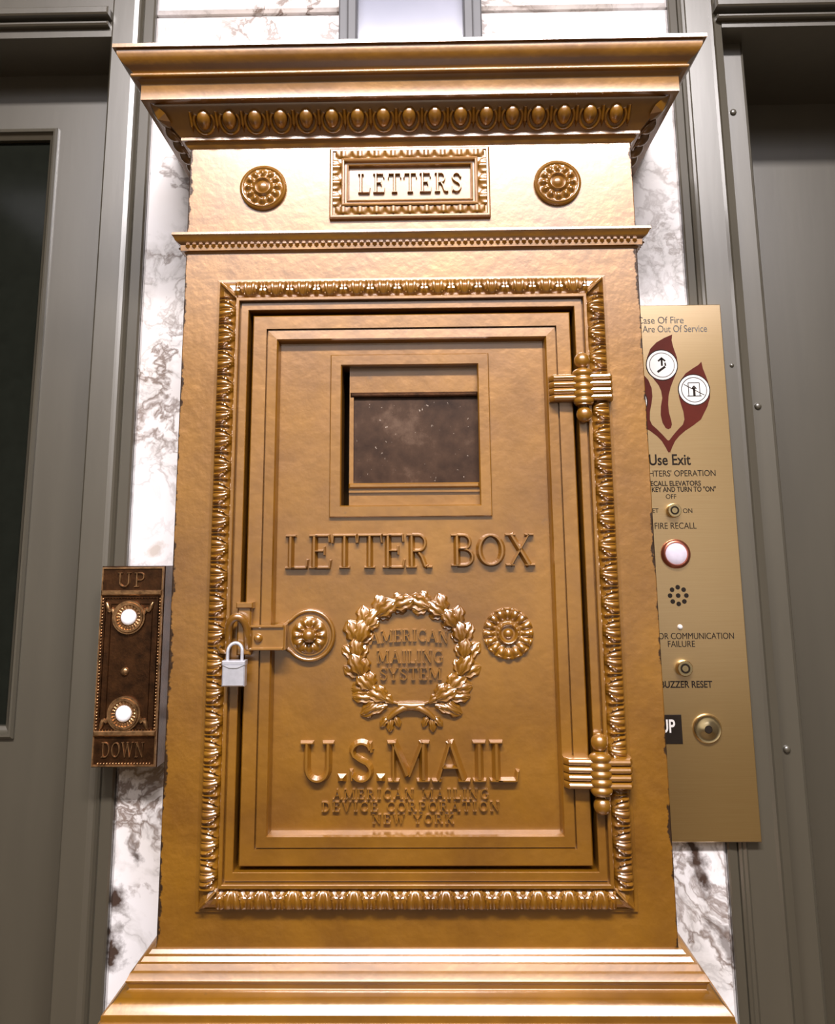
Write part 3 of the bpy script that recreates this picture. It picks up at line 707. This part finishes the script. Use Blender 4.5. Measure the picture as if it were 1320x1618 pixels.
for side in (-1, 1):
    n = 8
    for k in range(n):
        f = k / (n - 1)
        a = math.radians(-62 + 131 * f)
        x = WC[0] + side * RWX * math.cos(a); z = WC[1] + RWZ * math.sin(a)
        tang = math.atan2(side * -math.sin(a) * RWX, math.cos(a) * RWZ)      # direction of growth
        for sp, ln, lift in ((0.70, 0.0235, 0.001), (-0.60, 0.0165, 0.0015), (0.0, 0.0225, 0.0040)):
            if k == n - 1 and sp > 0.1: ln *= 0.85
            put_leaf(x, z, tang + side * sp * (1 + 0.15 * rnd.uniform(-1, 1)), ln * rnd.uniform(0.92, 1.1), lift, rnd.uniform(1.0, 1.2), rnd.uniform(-0.25, 0.05))
    # twig carrying the leaves
    tw = [(WC[0] + side * RWX * math.cos(math.radians(q)), PY - 0.0012, WC[1] + RWZ * math.sin(math.radians(q))) for q in range(-84, 80, 8)]
    part('twig', MB().tube(tw, 0.0014, 6), GF, door, True, 60)
    # lower sprays and crossed ends of the twigs
    for x, z, ang, ln in ((0.028, -0.0470, 2.05, 0.026), (0.024, -0.0500, 1.75, 0.024), (0.036, -0.0420, 1.55, 0.024), (0.033, -0.0440, 2.30, 0.022), (0.018, -0.0480, 0.95, 0.017), (0.030, -0.0430, 0.75, 0.018)):
        put_leaf(WC[0] + side * x, WC[1] + z, side * ang, ln, 0.002, 0.9, -0.1)
    tail = [(WC[0] - side * 0.006, PY - 0.003, 1.3530), (WC[0] + side * 0.008, PY - 0.0042, 1.3520), (WC[0] + side * 0.017, PY - 0.0035, 1.3470), (WC[0] + side * 0.0235, PY - 0.0028, 1.3410)]
    part('twig', MB().tube(tail, [0.0030, 0.0036, 0.0032, 0.0024], 8), GF, door, True, 60)
    for dx_, dz_, ang, ln in ((0.0225, 1.3440, 2.45, 0.0135), (0.0170, 1.3450, 3.55, 0.0130), (0.0205, 1.3435, 3.05, 0.0150)):
        put_leaf(WC[0] + side * dx_, dz_, side * ang, ln, 0.0012, 0.85)
part('knot', MB().tube([(WC[0] - 0.013, PY - 0.0030, 1.3545), (WC[0], PY - 0.0048, 1.3535), (WC[0] + 0.013, PY - 0.0030, 1.3545)], [0.0030, 0.0042, 0.0030], 8), GF, door, True, 60)
# right-hand rosette on the door
def ros_door(t, a):
    if t > 0.52:
        q = abs(math.cos(8 * a)); e = math.sin(min(1, (t - 0.52) / 0.48) * math.pi * 0.86 + 0.15)
        rim = 0.0016 if t > 0.93 else 0
        return 0.0014 + 0.0046 * max(0, e) * (0.25 + 0.75 * q ** 0.7) + rim * q
    if t > 0.44: return 0.0022
    if t > 0.28: return 0.0040 + 0.0032 * math.sin((t - 0.28) / 0.16 * math.pi)
    if t > 0.17: return 0.0036
    return 0.0046 + 0.0028 * math.sqrt(max(0, 1 - (t / 0.17) ** 2))
part('rosette', MB().polar(0.0970, 1.4240, PY, 0.0258, ros_door, 30, 128, 0.002), GF, door, True, 55)
# hasp: round rosette end, tapering arms, strap with rivet
HC = (-0.1070, 1.4235)
hs = MB(); outl = []; R0 = 0.0268
for k in range(41):
    a = math.radians(130 - 260 * k / 40); outl.append((HC[0] + R0 * math.cos(a), HC[1] + R0 * math.sin(a)))
outl += [(-0.1310, 1.4110), (-0.1370, 1.4100), (-0.1370, 1.4365), (-0.1310, 1.4360)]
hs.poly(outl, PY - 0.0030, PY + 0.001)
hsp = part('hasp_plate', hs, G, door)
rim = [(HC[0] + 0.0245 * math.cos(math.radians(a)), PY - 0.0038, HC[1] + 0.0245 * math.sin(math.radians(a))) for a in range(140, -141, -8)]
rim = [(-0.1330, PY - 0.0045, 1.4345)] + rim + [(-0.1330, PY - 0.0045, 1.4120)]
part('hasp_rim', MB().tube(rim, 0.0022, 8), G, door, True, 60)
def ros_hasp(t, a):
    if t > 0.90: return 0.0020
    if t > 0.36:
        q = 0.5 + 0.5 * math.cos(10 * a); e = math.sin((t - 0.36) / 0.54 * math.pi)
        return 0.0028 + 0.0034 * e * (0.35 + 0.65 * q)
    return 0.0050 + 0.0075 * math.sqrt(max(0, 1 - (t / 0.37) ** 2))
part('hasp_rosette', MB().polar(HC[0], HC[1], PY - 0.0030, 0.0200, ros_hasp, 24, 90, 0.001), GF, door, True, 55)
part('hasp_strap', MB().cham(-0.1690, -0.1300, -0.0100, -0.0030, 1.4115, 1.4345, 0.001).cham(-0.1690, -0.1310, -0.0128, -0.003, 1.4325, 1.4352, 0.0008).cham(-0.1690, -0.1310, -0.0128, -0.003, 1.4106, 1.4135, 0.0008).box(-0.1400, -0.1290, -0.0090, PY + 0.001, 1.4110, 1.4350), G, door)
part('rivet', MB().lathe((-0.1565, -0.0098, 1.4225), (0, -1, 0), [(0.0046, 0), (0.0042, 0.0022), (0.0028, 0.0040), (0.0008, 0.0046)], 16), GF, door, True, 60)
# staple: arched loop standing out of the frame, with a curled foot
lp = []
for a in range(0, 181, 12): lp.append((-0.1765 + 0.0095 * math.cos(math.radians(a)), -0.0135 - 0.006 * math.sin(math.radians(a)), 1.4290 + 0.0150 * math.sin(math.radians(a))))
lp = [(-0.1672, -0.0050, 1.4085), (-0.1668, -0.0120, 1.4170)] + lp + [(-0.1862, -0.0120, 1.4150), (-0.1885, -0.0110, 1.4090), (-0.1935, -0.0130, 1.4105), (-0.1955, -0.0150, 1.4150), (-0.1925, -0.0165, 1.4175)]
part('staple', MB().tube(lp, [0.0042] * 18 + [0.0034, 0.0030, 0.0026, 0.0022, 0.0016][:len(lp) - 18], 10), G, box, True, 60)
part('staple_plate', MB().cham(-0.1780, -0.1640, -0.0120, 0.0, 1.4060, 1.4560, 0.0015).cham(-0.1790, -0.1620, -0.0150, -0.002, 1.4520, 1.4580, 0.001), G, box)
# hinges
def hinge(z):
    xc = 0.1812; hl = MB(); hr = MB(); kb = MB()
    for i in range(4):
        zz = z + 0.0108 - i * 0.0072
        for (m, x0, x1, yb) in ((hl, 0.1465, 0.1745, 0.003), (hr, 0.1880, 0.2120, 0.0)):
            # one rounded rib of the hinge leaf, its outer end turned back
            pts = []
            n = 7
            L = []
            for j in range(n):
                a = math.pi * j / (n - 1); L.append((0.0060 * math.sin(a) ** 0.7, 0.0036 * math.cos(a)))
            out_left = m is hl
            xs = [x0, x0 + 0.004, x1] if out_left else [x0, x1 - 0.003, x1]
            ys = [-0.0015, -0.0085, -0.0105] if out_left else [-0.0120, -0.0125, -0.0075]
            vs = []
            for xx, yy in zip(xs, ys):
                for d_, e_ in L: vs.append((xx, yy - d_, zz + e_))
                vs += [(xx, yb, zz - 0.0036), (xx, yb, zz + 0.0036)]
            k = n + 2; fs = []
            for q in range(2):
                for j in range(k): fs.append((q * k + j, q * k + (j + 1) % k, (q + 1) * k + (j + 1) % k, (q + 1) * k + j))
            fs += [tuple(range(k)), tuple(range(3 * k - 1, 2 * k - 1, -1))]
            m.add(vs, fs)
    part('hinge_leaf', hl, G, door, True, 35); part('hinge_leaf', hr, G, box, True, 35)
    pr = [(0.0060, -0.0200), (0.0090, -0.0190)]
    for i in range(5):
        c = -0.0150 + i * 0.0075
        pr += [(0.0088, c - 0.0034), (0.0104, c - 0.0018), (0.0108, c), (0.0104, c + 0.0018), (0.0088, c + 0.0034)]
    pr += [(0.0060, 0.0200), (0.0035, 0.0210)]
    ky = -0.0125
    part('hinge_knuckle', MB().lathe((xc, ky, z), (0, 0, 1), pr, 22), G, box, True, 50)
    for s in (1, -1):
        pf = [(0.0035, 0.018), (0.0035, 0.0222)] + [(0.0084 * math.sin(math.radians(a)), 0.0290 - 0.0086 * math.cos(math.radians(a))) for a in range(28, 180, 12)] + [(0.0008, 0.0376)]
        part('hinge_finial', MB().lathe((xc, ky, z), (0, 0, s), pf, 18), GF, box, True, 60)
hinge(1.6765); hinge(1.2935)

# ------------------------------------------------------------------ PADLOCK
pk = thing('padlock', 'small silver steel padlock hanging from the staple of the letter box', 'padlock', (-0.1790, -0.0180, 1.3770))
kx, ky, kz = -0.1772, -0.0215, 1.3780
part('lock_body', MB().cham(kx - 0.0112, kx + 0.0112, ky - 0.0055, ky + 0.0055, kz, kz + 0.0235, 0.0012), M['steel'], pk)
lam = MB()
lam.cham(kx - 0.0116, kx + 0.0116, ky - 0.0060, ky + 0.0060, kz + 0.0200, kz + 0.0245, 0.001)
lam.add([(kx - 0.0105, ky - 0.0062, kz + 0.0205), (kx + 0.0105, ky - 0.0062, kz + 0.0205), (kx + 0.004, ky - 0.0064, kz + 0.0178), (kx - 0.004, ky - 0.0064, kz + 0.0178), (kx - 0.0105, ky - 0.0050, kz + 0.0205), (kx + 0.0105, ky - 0.0050, kz + 0.0205), (kx + 0.004, ky - 0.0050, kz + 0.0178), (kx - 0.004, ky - 0.0050, kz + 0.0178)],
        [(0, 1, 2, 3), (0, 3, 7, 4), (3, 2, 6, 7), (2, 1, 5, 6), (4, 5, 1, 0)])
part('lock_cap', lam, M['steel'], pk)
shp = [(kx - 0.0072, ky, kz + 0.018), (kx - 0.0072, ky, kz + 0.033)] + [(kx - 0.0072 * math.cos(math.radians(a)), ky + 0.002 * math.sin(math.radians(a)), kz + 0.033 + 0.0078 * math.sin(math.radians(a))) for a in range(15, 170, 15)] + [(kx + 0.0072, ky, kz + 0.033), (kx + 0.0072, ky, kz + 0.018)]
part('shackle', MB().tube(shp, 0.0017, 8), M['steel'], pk, True, 60)

# ------------------------------------------------------------------ MAIL CHUTE above the box
ch = thing('mail_chute', 'grey metal mail chute with a pale glass front rising from the letter box', 'mail chute', (0, 0.13, 2.049))
for s in (-1, 1):
    e = MB(); a0, a1 = sorted((s * 0.0715, s * 0.0965))
    e.cham(a0, a1, 0.134, WY + 0.001, 2.0485, CZ, 0.002)
    rl = part('rail', e, M['chute_metal'], ch)
    c0, c1 = sorted((s * 0.0845, s * 0.0715))
    part('glazing_bead', MB().cham(c0, c1, 0.127, 0.136, 2.0485, CZ, 0.002), M['chute_metal'], ch)
part('back_plate', MB().box(-0.0720, 0.0720, 0.155, WY + 0.001, 2.0485, CZ), M['chute_back'], ch)
part('glass_front', MB().box(-0.0730, 0.0730, 0.138, 0.142, 2.0485, CZ), M['glass'], ch)

# ------------------------------------------------------------------ UP / DOWN CALL BUTTON BOX
cb = thing('call_button_box', 'dark bronze elevator call box with two white buttons beside the letter box', 'call button', (-0.335, WY, 1.268))
ux0, ux1, uz0, uz1, uy = -0.3725, -0.2965, 1.2680, 1.4940, 0.128
part('case', MB().cham(ux0, ux1, uy, WY - 0.0015, uz0, uz1, 0.002), M['bronze'], cb)
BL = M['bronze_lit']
part('edge_rim', MB().rect(ux0 + 0.0008, ux1 - 0.0008, uz0 + 0.0008, uz1 - 0.0008, [(0, uy + 0.002), (0.0006, uy - 0.0018), (0.0022, uy - 0.0018), (0.0030, uy + 0.001)]), BL, cb)
for z in (1.4630, 1.3055):
    part('cross_bar', MB().cham(ux0 + 0.002, ux1 - 0.002, uy - 0.0040, uy + 0.001, z - 0.0030, z + 0.0030, 0.0012), BL, cb)
part('sunk_panel', MB().rect(ux0 + 0.0055, ux1 - 0.0055, 1.3090, 1.4590, [(0, uy + 0.001), (0.0005, uy - 0.0022), (0.0018, uy - 0.0022), (0.0024, uy - 0.0002), (0.0070, uy - 0.0002), (0.0075, uy - 0.0016), (0.0087, uy - 0.0016), (0.0095, uy + 0.0005)]), M['bronze'], cb)
bd = MB().lathe((0, 0, 0), (0, -1, 0), [(0.0013, -0.0008), (0.0012, 0.0006), (0.0007, 0.0012), (0.0002, 0.0013)], 6).mesh('bead', BL, True, 80)
for s, x in ((0, ux0 + 0.0042), (1, ux1 - 0.0042)):
    for k in range(42): link('bead', bd, cb, loc=(x, uy - 0.0008, 1.3105 + k * 0.00355))
for z in (1.4575, 1.3095, 1.2725):
    for k in range(18): link('bead', bd, cb, loc=(ux0 + 0.0085 + k * 0.00350, uy - 0.0008, z))
for z in (1.4350, 1.3270):
    def rg(t, a):
        if t > 0.90: return 0.0030
        if t > 0.74: return 0.0046
        if t > 0.50: return 0.0026 + 0.0012 * max(0, math.cos(22 * a)) * math.sin((t - 0.5) / 0.24 * math.pi)
        return 0.0010
    part('button_ring', MB().polar(-0.3365, z, uy - 0.0005, 0.0192, rg, 24, 88, 0.001), BL, cb, True, 50)
    part('push_button', MB().lathe((-0.3365, uy - 0.0005, z), (0, -1, 0), [(0.0092, 0), (0.0092, 0.0030), (0.0085, 0.0042), (0.0060, 0.0052), (0.0020, 0.0056)], 24), M['white'], cb, True, 50, label='white push button')
    up_ = 1 if z > 1.4 else -1
    for s in (-1, 1):
        pts = [(-0.3365 + s * (0.0180 + 0.0012 * i), uy - 0.0010, z + up_ * (0.004 + 0.010 * (i / 8) + 0.003 * math.sin(i))) for i in range(9)]
        part('scroll', MB().tube(pts, [0.0022, 0.0026, 0.0024, 0.0020, 0.0022, 0.0026, 0.0028, 0.0024, 0.0014], 6), BL, cb, True, 60)
part('centre_boss', MB().lathe((-0.3385, uy, 1.3735), (0, -1, 0), [(0.0050, 0), (0.0045, 0.0020), (0.0020, 0.0032)], 14), BL, cb, True, 60)
raised_text('UP', -0.3530, -0.3190, 1.4695, 1.4868, uy, 0.0024, BL, cb, gap=0.12, heavy=0.95)
raised_text('DOWN', -0.3610, -0.3110, 1.2790, 1.2960, uy, 0.0020, BL, cb, gap=0.06, heavy=0.8)

# ------------------------------------------------------------------ FIRE SERVICE PANEL
fp = thing('fire_service_panel', 'brushed brass elevator panel with red flame emblem and key switches', 'panel', (0.3165, WY, 1.178))
fy = 0.158
part('plate', MB().cham(0.2395, 0.3942, fy, WY - 0.0012, 1.1785, 1.8178, 0.0010), M['brass'], fp)
ty = fy - 0.0002
FC = 0.3167
flat_text('In Case Of Fire', 0.3463, 1.7972, 0.0128, ty, M['ink_grey'], fp, 'RIGHT', sx=0.90)
flat_text('Elevators Are Out Of Service', 0.3752, 1.7857, 0.0128, ty, M['ink_grey'], fp, 'RIGHT', sx=0.80)
# flame emblem: an outer flame of two lobes joined at the tip, an inner flame
fl_right = [(0.3647, 1.7426), (0.366, 1.7337), (0.3699, 1.7214), (0.3731, 1.7092), (0.3722, 1.696), (0.3682, 1.685), (0.3591, 1.6687), (0.349, 1.6612), (0.3389, 1.6548), (0.331, 1.6484), (0.3253, 1.642), (0.3212, 1.6345), (0.3179, 1.627), (0.3162, 1.6302), (0.3121, 1.6356), (0.3113, 1.64), (0.3152, 1.6416), (0.3183, 1.6431), (0.3236, 1.6496), (0.3305, 1.6571), (0.3362, 1.6625), (0.3386, 1.669), (0.3379, 1.6788), (0.3354, 1.6887), (0.3335, 1.6986), (0.334, 1.7096), (0.3374, 1.7196), (0.3438, 1.7277), (0.3528, 1.7338), (0.3607, 1.7386)]
fl_mid = [(0.3302, 1.7786), (0.329, 1.7711), (0.3308, 1.761), (0.3343, 1.7486), (0.3348, 1.7385), (0.3324, 1.7285), (0.3281, 1.7197), (0.3238, 1.7097), (0.3206, 1.6987), (0.3194, 1.6878), (0.32, 1.6768), (0.322, 1.668), (0.3225, 1.6626), (0.321, 1.6583), (0.3177, 1.6566), (0.3146, 1.6583), (0.3111, 1.6649), (0.3094, 1.6747), (0.3103, 1.6857), (0.3127, 1.6966), (0.3119, 1.7055), (0.3093, 1.7126), (0.3034, 1.7211), (0.2979, 1.73), (0.2958, 1.739), (0.2966, 1.749), (0.3014, 1.7602), (0.3095, 1.7684), (0.3197, 1.7742)]
fl_left = [(2 * 0.3170 - x, z) for x, z in fl_right]
def prism_tri(mb, pts, y0, y1):
    from mathutils.geometry import tessellate_polygon
    tri = tessellate_polygon([[Vector((x, z, 0)) for x, z in pts]])
    n = len(pts); vs = [(x, y0, z) for x, z in pts] + [(x, y1, z) for x, z in pts]
    fs = [tuple(q) for q in tri] + [(i, i + n, (i + 1) % n + n, (i + 1) % n) for i in range(n)]
    return mb.add(vs, fs)
for pts, dy in ((fl_left, 0.0), (fl_right, 0.00005), (fl_mid, 0.0)):
    part('flame', prism_tri(MB(), pts, fy - 0.00025 - dy, fy + 0.0005), M['red'], fp, label='dark red printed flame')
def disc(name, x, z, r, y, m, n=32, r_in=None):
    if r_in is None: return part(name, MB().poly([(x + r * math.cos(2 * math.pi * k / n), z + r * math.sin(2 * math.pi * k / n)) for k in range(n)], y, fy + 0.0004), m, fp)
    mb = MB(); vs = []; fs = []
    for rr in (r_in, r):
        for k in range(n): vs.append((x + rr * math.cos(2 * math.pi * k / n), y, z + rr * math.sin(2 * math.pi * k / n)))
    fs = [(k, (k + 1) % n, n + (k + 1) % n, n + k) for k in range(n)]
    return part(name, mb.add(vs, fs), m, fp)
for x, z in ((0.3147, 1.7388), (0.3530, 1.7065), (0.2740, 1.6925)):
    disc('emblem_edge', x, z, 0.0202, fy - 0.00038, M['ink'])
    disc('emblem', x, z, 0.0190, fy - 0.00046, M['paper'])
    disc('emblem_ring', x, z, 0.0162, fy - 0.00052, M['ink_grey'] if z > 1.72 else M['ink'], 32, 0.0152)
def sym(rects, name='pictogram'):
    mb = MB()
    for (x0, z0, x1, z1, wd) in rects:
        d = Vector((x1 - x0, z1 - z0)); d.normalize(); n = Vector((-d.y, d.x)) * wd / 2
        mb.poly([(x0 + n.x, z0 + n.y), (x0 - n.x, z0 - n.y), (x1 - n.x, z1 - n.y), (x1 + n.x, z1 + n.y)], fy - 0.0006, fy + 0.0002)
    part(name, mb, M['ink'], fp)
q = (0.3147, 1.7388)
sym([(q[0] - .006, q[1] - .009, q[0] + .004, q[1] - .002, .0028), (q[0] + .0045, q[1] - .001, q[0] + .004, q[1] + .003, .002), (q[0], q[1] - .001, q[0], q[1] + .008, .0024), (q[0] - .0045, q[1] + .005, q[0] + .0005, q[1] + .0095, .0022), (q[0] + .0045, q[1] + .005, q[0] - .0005, q[1] + .0095, .0022)])
q = (0.3530, 1.7065)
sym([(q[0] - .007, q[1] - .008, q[0] - .007, q[1] + .009, .0010), (q[0] + .007, q[1] - .008, q[0] + .007, q[1] + .009, .0010), (q[0] - .007, q[1] + .009, q[0] + .007, q[1] + .009, .0010), (q[0] - .009, q[1] - .008, q[0] + .009, q[1] - .008, .0012),
     (q[0], q[1] - .008, q[0], q[1] + .003, .0030), (q[0] - .003, q[1] + .001, q[0], q[1] + .005, .0015), (q[0] + .003, q[1] + .001, q[0], q[1] + .005, .0015), (q[0] - .0125, q[1] + .007, q[0] + .0125, q[1] - .007, .0010)])
flat_text('Use Exit', 0.3167, 1.6178, 0.0190, ty, M['ink'], fp, sx=0.80, bold=0.0003)
flat_text("FIREFIGHTERS' OPERATION", 0.3728, 1.6011, 0.0108, ty, M['ink'], fp, 'RIGHT', sx=0.86)
flat_text('TO RECALL ELEVATORS', 0.3534, 1.5888, 0.0086, ty, M['ink'], fp, 'RIGHT', sx=0.86, bold=0.00015)
flat_text('INSERT FIRE KEY AND TURN TO "ON"', 0.3716, 1.5815, 0.0086, ty, M['ink'], fp, 'RIGHT', sx=0.80, bold=0.00015)
flat_text('OFF', FC - 0.001, 1.5727, 0.0080, ty, M['ink'], fp, sx=0.95)
flat_text('RESET', 0.2995, 1.5557, 0.0080, ty, M['ink'], fp, 'RIGHT', sx=0.9)
flat_text('ON', 0.3350, 1.5553, 0.0080, ty, M['ink'], fp, sx=0.95)
flat_text('FIRE RECALL', 0.3445, 1.5370, 0.0108, ty, M['ink'], fp, 'RIGHT', sx=0.86)
def lock_cyl(x, z, r, proud):
    part('key_switch', MB().lathe((x, fy, z), (0, -1, 0), [(r, -0.001), (r, proud * 0.8), (r * 0.88, proud), (r * 0.62, proud), (r * 0.58, proud - 0.001), (r * 0.40, proud - 0.001), (r * 0.38, proud), (r * 0.1, proud)], 28), M['brass_knob'], fp, True, 35)
    part('keyway', MB().lathe((x, fy - proud + 0.0009, z), (0, -1, 0), [(r * 0.57, 0), (r * 0.57, 0.0003), (r * 0.41, 0.0003), (r * 0.41, 0)], 24), M['ink'], fp)
lock_cyl(FC, 1.5557, 0.0086, 0.0090)
part('indicator_ring', MB().lathe((FC, fy, 1.5037), (0, -1, 0), [(0.0175, -0.001), (0.0175, 0.003), (0.0160, 0.0052), (0.0140, 0.0056), (0.0128, 0.0040), (0.0128, 0.001)], 32), M['copper'], fp, True, 45)
part('indicator_lamp', MB().lathe((FC, fy, 1.5037), (0, -1, 0), [(0.0130, 0.0), (0.0130, 0.0040), (0.0110, 0.0055), (0.0060, 0.0066), (0.0015, 0.0070)], 28), M['jewel'], fp, True, 50, label='pale lilac indicator lens')
for k in range(9):
    a = 2 * math.pi * k / 8; rr = 0.0098 if k < 8 else 0
    disc('speaker_hole', 0.3168 + rr * math.sin(a), 1.4542 + rr * math.cos(a), 0.0028, fy - 0.0002, M['ink'], 14)
part('indicator_diode', MB().lathe((FC - 0.0002, fy, 1.4175), (0, -1, 0), [(0.0032, -0.001), (0.0030, 0.0015), (0.0018, 0.0030), (0.0005, 0.0034)], 14), M['paper'], fp, True, 50)
flat_text('ELEVATOR COMMUNICATION', 0.3804, 1.4067, 0.0104, ty, M['ink'], fp, 'RIGHT', sx=0.84)
flat_text('FAILURE', FC, 1.3976, 0.0104, ty, M['ink'], fp, sx=0.86)
lock_cyl(FC + 0.0005, 1.3708, 0.0094, 0.0090)
flat_text('BUZZER RESET', 0.3502, 1.3514, 0.0108, ty, M['ink'], fp, 'RIGHT', sx=0.86, bold=0.0002)
part('direction_plate', MB().cham(0.2700, 0.3112, fy - 0.0012, fy + 0.0005, 1.2853, 1.3178, 0.0006), M['ink'], fp, label='black plate reading UP')
flat_text('UP', 0.3030, 1.3045, 0.0205, fy - 0.00125, M['paper'], fp, 'RIGHT', sx=0.72, bold=0.0004)
part('call_button', MB().lathe((0.3402, fy, 1.3022), (0, -1, 0), [(0.0165, -0.001), (0.0165, 0.0030), (0.0150, 0.0046), (0.0120, 0.0040), (0.0075, 0.0058), (0.0045, 0.0064), (0.0040, 0.0052), (0.0005, 0.0050)], 32), M['brass_knob'], fp, True, 45)
part('button_eye', MB().lathe((0.3402, fy - 0.0052, 1.3022), (0, -1, 0), [(0.0040, -0.001), (0.0040, 0.0011), (0.0005, 0.0012)], 18), M['ink'], fp)

# ------------------------------------------------------------------ ceiling lamps (behind and above the viewer)
for i, (x, y, z, sx, sy) in enumerate(LIGHTS):
    lb = thing('ceiling_light', ('narrow bright ceiling light just in front of the letter box', 'wide luminous ceiling panel over the middle of the lobby')[i], 'light', (x, y, CZ))
    part('housing', MB().rect(x - sx / 2 - 0.05, x + sx / 2 + 0.05, y - sy / 2 - 0.05, y + sy / 2 + 0.05, [(0, 0), (0, 0.07), (0.04, 0.07), (0.045, 0.03)]), M['ceil'], lb)
    h = lb.children[0]; h.data.transform(Matrix(((1, 0, 0, 0), (0, 0, 1, 0), (0, -1, 0, CZ + 0.001), (0, 0, 0, 1))))
    part('diffuser', MB().box(x - sx / 2 - 0.01, x + sx / 2 + 0.01, y - sy / 2 - 0.01, y + sy / 2 + 0.01, CZ - 0.035, CZ - 0.030), M['lamp'], lb)
